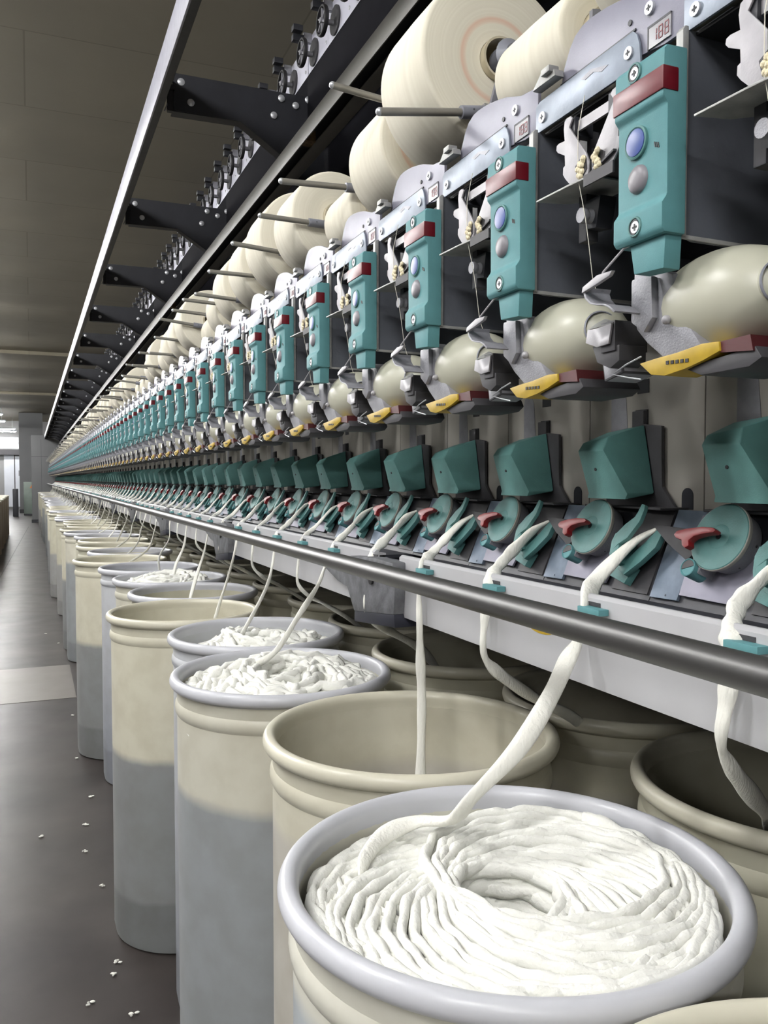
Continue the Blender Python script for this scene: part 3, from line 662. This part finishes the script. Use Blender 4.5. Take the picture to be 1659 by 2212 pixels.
can_lab = {0: 'cream sliver can at the bottom right corner, only its rim showing', 1: 'large white sliver can in the foreground filled with coiled cotton', 2: 'empty cream sliver can with yellowed rim behind the foreground can',
           3: 'grey sliver can with cream top band and heaped cotton, left of the empty cream can', 4: 'pale grey sliver can hidden behind the one with heaped cotton', 5: 'cream sliver can with grey lower half standing out into the aisle',
           6: 'empty sliver can just behind the one standing out into the aisle', 7: 'farther sliver can with a low heap of white cotton', 8: 'pale grey can behind the farther can of heaped cotton', 9: 'narrow-looking cream can farther back along the aisle edge, with yellow rim'}
def sliver_can(x, y, key, rim, label, group, rz=0):
    b, r = can_mesh(key, rim); o = link('sliver_can', b, None, (x, y, .001)); o.rotation_euler.z = rz
    link('can_rim', r, o); return tag(o, label, 'sliver can', group)
for j, (x, y) in enumerate(CX):
    if y > y_end-.3: break
    key, rim = kinds.get(j) or rc.choice([('f', 'rim'), ('e', 'rim2'), ('c', 'rim'), ('f', 'rim2')])
    if j in can_lab: lab = can_lab[j]; grp = 'sliver cans along the aisle'
    elif j < 18: lab = 'pale sliver can in the front row, %s counted from the bottom corner' % ordinal(j+1); grp = 'sliver cans along the aisle'
    else: lab = 'tiny far sliver can in the front row by the machine end'; grp = 'far sliver cans'
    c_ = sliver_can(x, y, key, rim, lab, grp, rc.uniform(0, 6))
    if j in (0, 1, 2): c_.scale = (1.03, 1.03, 1)
BK = [(.947, .800), (1.022, 1.270), (.945, 1.742), (.996, 2.205)]
while BK[-1][1] < y_end-.8: BK.append((1.0+rc.uniform(-.003, .01), BK[-1][1]+.462))
for m, (x, y) in enumerate(BK):
    lab = ['shadowed cream can at the right edge under the beam', 'shadowed can under the beam behind the empty cream can'][m] if m < 2 else ('shadowed can under the beam, %s from the right in the back row' % ordinal(m+1) if m < 8 else 'far shadowed can under the beam in the back row')
    sliver_can(x, y, 'b' if m % 2 else 'f', 'rim2', lab, 'back row cans' if m < 8 else 'far back row cans', rc.uniform(0, 6))

# coiled sliver filling a can: rosette of loops round a central hole
def coil_mesh(loops, turn, r_l, off, rope, z_top, rise, seg, nn, seed, dome=0, rough=1):
    rn = random.Random(seed); path = []; tot = loops*seg; ph = [rn.uniform(0, 6.28) for _ in range(8)]
    for i in range(tot+1):
        lp = i/seg; th = 2*math.pi*lp; phi = 2*math.pi*lp/turn
        wob = 1+.014*math.sin(lp*2.3+ph[0])+.014*math.sin(lp*5.1+ph[1])
        o_ = off*(1+.05*math.sin(lp*1.7+ph[2]))
        x = o_*math.cos(phi)+r_l*wob*math.cos(th+phi); y = o_*math.sin(phi)+r_l*wob*math.sin(th+phi)
        x += rough*.0016*math.sin(th*11+ph[5]+lp*3); y += rough*.0016*math.sin(th*13+ph[6]+lp*2)
        rad = math.hypot(x, y)
        z = z_top-rise*(loops-lp)/turn+dome*(1-(rad/.2)**2)+rough*(.0016*math.sin(th*3+ph[3]+lp*2)+.0016*math.sin(lp*7.7+ph[4])+.0010*math.sin(th*17+lp*5+ph[7]))
        path.append((x, y, z))
    return MB().tube(path, rope, nn, 'coil', .7, 0, lambda t: rope*(1+.10*math.sin(t*loops*31)+.07*math.sin(t*loops*73)+.10*math.sin(t*loops*157+3*math.sin(t*loops*9))))
def coil_obj(j, z_top, label, mesh, under):
    x, y = CX[j]; o = link('coiled_sliver', mesh, None, (x, y, z_top)); o.rotation_euler.z = j*1.3
    link('lower_layers', under, o); return tag(o, label, 'cotton sliver', 'coiled slivers in cans')
cA = coil_mesh(132, 34, .1290, .0700, .0082, 0, .022, 110, 7, 1)
under = MB().lathe([(-.75, .198), (-.050, .198), (-.052, .12), (-.056, .066), (-.115, .060), (-.118, 0)], (0, 0, 0), (0, 0, 1), 48, 'coil')
um = under.mesh('lower_layers')
coil_obj(1, .938, 'thick coils of white cotton sliver with a central hole in the foreground can', cA.mesh('coiled_sliver', angle=80), um)
cB = coil_mesh(90, 27, .124, .068, .0115, 0, .026, 60, 7, 4, .042, 4).mesh('coiled_sliver', angle=80)
coil_obj(3, .925, 'heaped white cotton sliver in the grey can with cream top band', cB, um)
coil_obj(4, .905, 'white cotton sliver lying low inside the half-hidden pale can', cB, um)
coil_obj(7, .925, 'low heap of white cotton sliver in a farther can', cB, um)

# ------------------------------------------------------------------ slivers from cans up to the funnels
def smooth(pts, n=10):
    pts = [Vector(p) for p in pts]; out = []
    q = [pts[0]*2-pts[1]]+pts+[pts[-1]*2-pts[-2]]
    for i in range(1, len(q)-2):
        p0, p1, p2, p3 = q[i-1:i+3]
        for s_ in range(n):
            t = s_/n; out.append(.5*((2*p1)+(p2-p0)*t+(2*p0-5*p1+4*p2-p3)*t*t+(3*p1-p0-3*p2+p3)*t**3))
    out.append(pts[-1]); return out
low = {0: [(.601, .600, 1.15), (.601, .606, 1.102), (.650, .632, 1.055), (.765, .702, .975), (.86, .78, .90), (.92, .80, .80)],
       1: [(.597, .828, 1.165), (.575, .818, 1.145), (.540, .800, 1.110), (.487, .782, 1.062), (.440, .800, 1.008), (.440, .848, .965), (.412, .884, .953), (.372, .878, .948), (.335, .850, .940), (.320, .830, .926)],
       2: [(.601, 1.060, 1.15), (.602, 1.062, 1.100), (.632, 1.066, 1.068), (.717, 1.102, 1.015), (.831, 1.150, .952), (.93, 1.20, .85)],
       3: [(.604, 1.289, 1.15), (.606, 1.287, 1.05), (.608, 1.286, .96), (.607, 1.29, .80), (.60, 1.28, .60)],
       5: [(.590, 1.748, 1.160), (.572, 1.738, 1.125), (.520, 1.720, 1.06), (.468, 1.705, .995), (.430, 1.730, .966), (.395, 1.775, .950), (.370, 1.79, .946)],
       7: [(.596, 2.205, 1.12), (.570, 2.180, 1.060), (.500, 2.130, .965), (.470, 2.130, .925), (.500, 2.16, .915)],
       9: [(.600, 2.66, 1.14), (.575, 2.64, 1.06), (.535, 2.60, .97), (.50, 2.57, .88)]}
rs = random.Random(21)
FS = 60
fard = []
for k in range(-1, N-1):
    yg = y0(k); up = [(.712, yg-.010, 1.2960), (.690, yg+.010, 1.2790), (.668, yg+.032, 1.2480), (.650, yg+.036, 1.2290), (.628, yg+.020, 1.2170), (.612, yg+.006, 1.2040), (.607, yg+.001, 1.185)]
    if k in low: dn = low[k]
    elif k % 2:
        j = min(range(len(CX)), key=lambda q: abs(CX[q][1]-(yg-.08))); cx_, cy_ = CX[j]
        e = rs.uniform(-.06, .06)
        dn = [(.600, yg, 1.14), (.585+e*.2, yg-.01+e*.1, 1.07), (.545, .5*(yg+cy_)+e*.3, .99), (cx_+e, cy_+e, .90), (cx_+e, cy_+e, .80)]
    else:
        j = min(range(len(BK)), key=lambda q: abs(BK[q][1]-(yg+.08))); cx_, cy_ = BK[j]
        dn = [(.601, yg, 1.15), (.601, yg+.004, 1.100), (.632, yg+.010, 1.065), (.70, .6*yg+.4*cy_, 1.03), (.80, .3*yg+.7*cy_, .97), (cx_-.05, cy_, .86)]
    near = k < 14
    path = smooth(up+dn, 10 if near else 4); nn = 10 if near else 6
    w0 = rs.uniform(.0058, .0078) if k > 4 else (rs.uniform(.0082, .0094) if k > 1 else .0102); a1, a2, a3 = rs.uniform(0, 6), rs.uniform(0, 6), rs.uniform(7, 12)
    mb = MB().tube(path, w0, nn, 'sliver', .55, (.045 if near else .1)*rs.choice([-1, 1]), lambda t: w0*min(1, .35+t*9, .4+(1-t)*12)*(1+.13*math.sin(t*a3*3+a1)+.09*math.sin(t*a3*7.3+a2)))
    org = path[0]
    o = link('cotton_sliver', mb.mesh('cotton_sliver', org, angle=80), None, org)
    if k == -1: lab = 'white cotton sliver just outside the right edge of the photo'
    elif k == 1: lab = 'thick white cotton sliver rising from the coils of the foreground can'
    elif k == 0: lab = 'white cotton sliver at the right edge hanging down under the beam'
    elif k == 2: lab = 'cotton sliver slanting under the beam behind the foreground sliver'
    elif k == 3: lab = 'white cotton sliver hanging straight into the empty cream can'
    elif k < 22: lab = 'white cotton sliver threaded over the beam, %s clip from the right' % ordinal(k+1)
    else: lab = 'tiny far cotton sliver threaded over the beam'
    tag(o, lab, 'cotton sliver', 'cotton slivers' if k < 22 else 'far cotton slivers')

# ------------------------------------------------------------------ the hall
def floor_mat():
    m = mat('polished_concrete', (66, 61, 58), .3, 0, .2, 2.2, 0, 30, None, .22, (34, 30, 29), 8)
    nt = m.node_tree; b = nt.nodes['Principled BSDF']; tc = nt.nodes.new('ShaderNodeTexCoord')
    nz = nt.nodes.new('ShaderNodeTexNoise'); nz.inputs['Scale'].default_value = 5; nz.inputs['Detail'].default_value = 6
    nt.links.new(tc.outputs['Object'], nz.inputs['Vector'])
    mr = nt.nodes.new('ShaderNodeMapRange'); mr.inputs['From Min'].default_value = 0; mr.inputs['From Max'].default_value = 1; mr.inputs['To Min'].default_value = .30; mr.inputs['To Max'].default_value = .40
    nt.links.new(nz.outputs['Fac'], mr.inputs['Value']); nt.links.new(mr.outputs[0], b.inputs['Roughness'])
    return m
M['floor'] = floor_mat()
M['slab'] = mat('pinkish_concrete', (102, 96, 91), .4, 0, .12, 5, .03, 60)
def ceil_mat():
    m = mat('olive_grey_plaster', (150, 143, 126), .8, 0, .05, 1.5, 0)
    nt = m.node_tree; n = nt.nodes; L = nt.links.new; b = n['Principled BSDF']
    tc = n.new('ShaderNodeTexCoord'); br = n.new('ShaderNodeTexBrick'); L(tc.outputs['Object'], br.inputs['Vector'])
    br.inputs['Scale'].default_value = 1; br.inputs['Brick Width'].default_value = 3.0; br.inputs['Row Height'].default_value = 1.1; br.inputs['Mortar Size'].default_value = .006
    br.inputs['Color1'].default_value = (1, 1, 1, 1); br.inputs['Color2'].default_value = (.93, .93, .93, 1); br.inputs['Mortar'].default_value = (.72, .72, .72, 1)
    rp = [x for x in n if x.type == 'VALTORGB'][0]
    mx = n.new('ShaderNodeMixRGB'); mx.blend_type = 'MULTIPLY'; mx.inputs[0].default_value = 1
    L(rp.outputs[0], mx.inputs[1]); L(br.outputs['Color'], mx.inputs[2]); L(mx.outputs[0], b.inputs['Base Color'])
    return m
M['ceil'] = ceil_mat()
M['white'] = mat('white_panel', (214, 218, 226), .5, 0, .04, 3)
M['greenish'] = mat('green_grey_enamel', (124, 136, 128), .45, 0, .06, 6)
M['wallp'] = mat('grey_wall_paint', (150, 150, 150), .8, 0, .05, 2)
def glow(name, strength, col=(1, 1, 1)):
    m = bpy.data.materials.new(name); m.use_nodes = True; n = m.node_tree.nodes; n.remove(n['Principled BSDF'])
    e = n.new('ShaderNodeEmission'); e.inputs['Strength'].default_value = strength; e.inputs['Color'].default_value = (*col, 1)
    m.node_tree.links.new(e.outputs[0], n['Material Output'].inputs['Surface']); return m
M['tube_light'] = glow('fluorescent_tube', TUBE, (1, .992, .975)); M['window'] = glow('daylit_window', 2.2, (.93, .96, 1))
ZC = 4.0; YW = 42.0
structure('floor', MB().box(-9, 9, -5, YW, -.1, 0, 'floor'))
structure('trim_1', MB().box(-1.4, .24, 5.52, 6.52, -.05, .0015, 'slab'))
structure('trim_2', MB().prz([(-.43, 12.3), (-.42, 12.3), (-.075, 26), (-.09, 26)], -.02, .0012, 'black'))
structure('ceiling', MB().box(-9, 9, -5, YW, ZC, ZC+.1, 'ceil'))
structure('trim_3', MB().box(-9, 9, 19.0, 19.25, ZC-.07, ZC, 'ceil').box(-9, 9, 28.0, 28.25, ZC-.07, ZC, 'ceil'))
structure('wall_far', MB().box(-9, 9, YW, YW+.2, 0, ZC, 'wallp'))
structure('wall_left', MB().box(-9.2, -9, -5, YW, 0, ZC, 'wallp'))
structure('wall_right', MB().box(9, 9.2, -5, YW, 0, ZC, 'wallp'))
structure('wall_back', MB().box(-9, 9, -5.2, -5, 0, ZC, 'wallp'))
structure('window_1', MB().box(-3.6, -.50, YW-.04, YW-.01, 2.75, 3.25, 'window').box(-3.6, -.5, YW-.06, YW-.04, 2.98, 3.02, 'white'))
structure('window_2', MB().box(-3.6, -1.35, YW-.04, YW-.01, 1.5, 2.3, 'window'))
structure('door_1', MB().box(-1.12, -.70, YW-.05, YW-.01, .1, 2.45, 'white').box(-.66, -.22, YW-.05, YW-.01, .1, 2.40, 'white').box(-.70, -.66, YW-.06, YW-.01, 0, 2.5, 'mount').box(-.52, -.48, YW-.07, YW-.05, 1.5, 1.75, 'cast'))
structure('trim_4', MB().box(-5, -.25, YW-.3, YW, 2.45, 2.70, 'mount'))
structure('wall_pillar', MB().box(-.42, .46, 36.6, 37.4, 0, ZC, 'pillar').box(-.44, .48, 36.58, 37.42, 0, .15, 'mount'))
gc = MB().box(-.26, .20, 34.2, 35.0, .06, 1.25, 'greenish'); go = link('control_cabinet', gc.mesh('control_cabinet', bevel=.01))
tag(go, 'low green-grey cabinet beside the pillar at the end of the aisle', 'cabinet'); link('plinth', MB().box(-.26, .20, 34.2, 35.0, 0, .06, 'black').mesh('plinth'), go)
M['orange'] = mat('orange_label', (200, 120, 60), .5)
link('warning_label', MB().prx([(0, 0), (.2, 0), (.1, .17)], 0, .01, 'orange').mesh('warning_label'), go, (0, 0, 0)).matrix_local = Matrix.Translation((-.05, 34.19, 1.02)) @ Matrix.Rotation(R(-90), 4, 'Z')
bc = MB().box(-.62, -.44, 33.2, 34.0, .0, 1.0, 'black'); tag(link('waste_bin', bc.mesh('waste_bin', bevel=.02)), 'dark upright bin at the far end beside the left cans', 'bin')
# cans of the next machine across the aisle
for q in range(18):
    yq = 14.6+.485*q
    sliver_can(-.735+.02*math.sin(q*2.1), yq, 'f', 'rim2', 'brownish sliver can of the next machine on the left edge, partly cut off', 'cans across the aisle')
for o in [o for o in COL.objects if o.get('group') == 'cans across the aisle']:
    if 'tan' not in CH:
        CH['tan'] = o.data.copy(); CH['tan'].materials.clear(); CH['tan'].materials.append(M['tan'])
    o.data = CH['tan']
# loose lint on the floor
lr = random.Random(9)
for x, y in ((.205, 2.42), (.19, 2.36), (.16, 3.2), (.175, 3.45), (.20, 2.9), (.05, 2.05), (.215, 3.75), (.18, 4.3), (.10, 7.9), (.19, 7.4), (.22, 2.16), (.02, 3.4), (.12, 2.25), (.2, 5.1)):
    b = MB()
    for q in range(5):
        a = lr.uniform(0, 6.28); s_ = lr.uniform(.003, .007)
        b.ball((lr.uniform(-.008, .008), lr.uniform(-.008, .008), .004), s_, s_*.5, .003, 'sliver', 8, 5)
    tag(link('lint_tuft', b.mesh('lint_tuft'), None, (x, y, 0)), 'tiny white tuft of loose cotton on the dark floor by the cans', 'lint', 'lint tufts on the floor')

# ------------------------------------------------------------------ lights
fx = MB().box(-.75, .75, -.11, .11, .03, .075, 'white').box(-.72, .72, -.02, .02, .0, .03, 'white')
fxm = fx.mesh('ceiling_light', bevel=.004)
tbm = MB().cyl((-.70, -.06, .012), (.70, -.06, .012), .014, 12, 'tube_light').cyl((-.70, .06, .012), (.70, .06, .012), .014, 12, 'tube_light').mesh('light_tube')
rodm = MB().cyl((-.6, 0, .07), (-.6, 0, .55), .004, 6, 'white').cyl((.6, 0, .07), (.6, 0, .55), .004, 6, 'white').mesh('hanger')
LI = 0
for y in (-3.2, -.9, 1.4, 3.7, 6.0, 8.3, 10.6, 12.9, 16, 19.5, 23, 26.5, 30, 33.5, 38.5, 40.5):
    x = -1.55 if y < 35 else -1.30
    o = link('ceiling_light', fxm, None, (x, y, 3.42)); link('light_tube', tbm, o); link('hanger', rodm, o)
    if y < 20: lab = 'twin fluorescent tube light above the aisle, outside the left edge'
    elif y < 26: lab = 'twin fluorescent light above the aisle, outside the left edge, farther on'
    else: lab = 'bright fluorescent light, %s of those at the far left edge' % ordinal({26.5: 1, 30: 2, 33.5: 3, 38.5: 4, 40.5: 5}[y])
    tag(o, lab, 'ceiling light', 'unseen near lights' if y < 26 else 'far lights')
# unseen lines of lamps; the right one added to brighten ceiling and panels
for xl, y in [(a, b) for a in (-4.6, 4.4) for b in (-2.5, 2.5, 8, 14, 21, 29)]:
    o = link('ceiling_light', fxm, None, (xl, y, 3.42)); link('light_tube', tbm, o); link('hanger', rodm, o)
    tag(o, 'unseen twin fluorescent fill light, outside the photo', 'ceiling light', 'unseen fill lights')

w = bpy.data.worlds.new('world'); sc.world = w; w.use_nodes = True
w.node_tree.nodes['Background'].inputs[0].default_value = (.5, .52, .55, 1); w.node_tree.nodes['Background'].inputs[1].default_value = .3

# ------------------------------------------------------------------ camera
f, cx, cy = 1820., 829.5, 1106.
cam = bpy.data.cameras.new('camera'); co = bpy.data.objects.new('camera', cam); COL.objects.link(co)
cam.sensor_fit = 'VERTICAL'; cam.sensor_height = 36; cam.lens = f/2212*36; cam.clip_start = .02; cam.clip_end = 200
pitch = math.atan(71/f); yaw = math.atan((cx-67)/math.hypot(f, 71))
co.location = (0, 0, 1.355); co.rotation_euler = (math.pi/2-pitch, 0, -yaw)
sc.camera = co
sc.view_settings.view_transform = 'Standard'; sc.view_settings.look = 'None'; sc.view_settings.gamma = 1; sc.view_settings.exposure = 0
sc.cycles.use_denoising = True
sc.cycles.max_bounces = 6
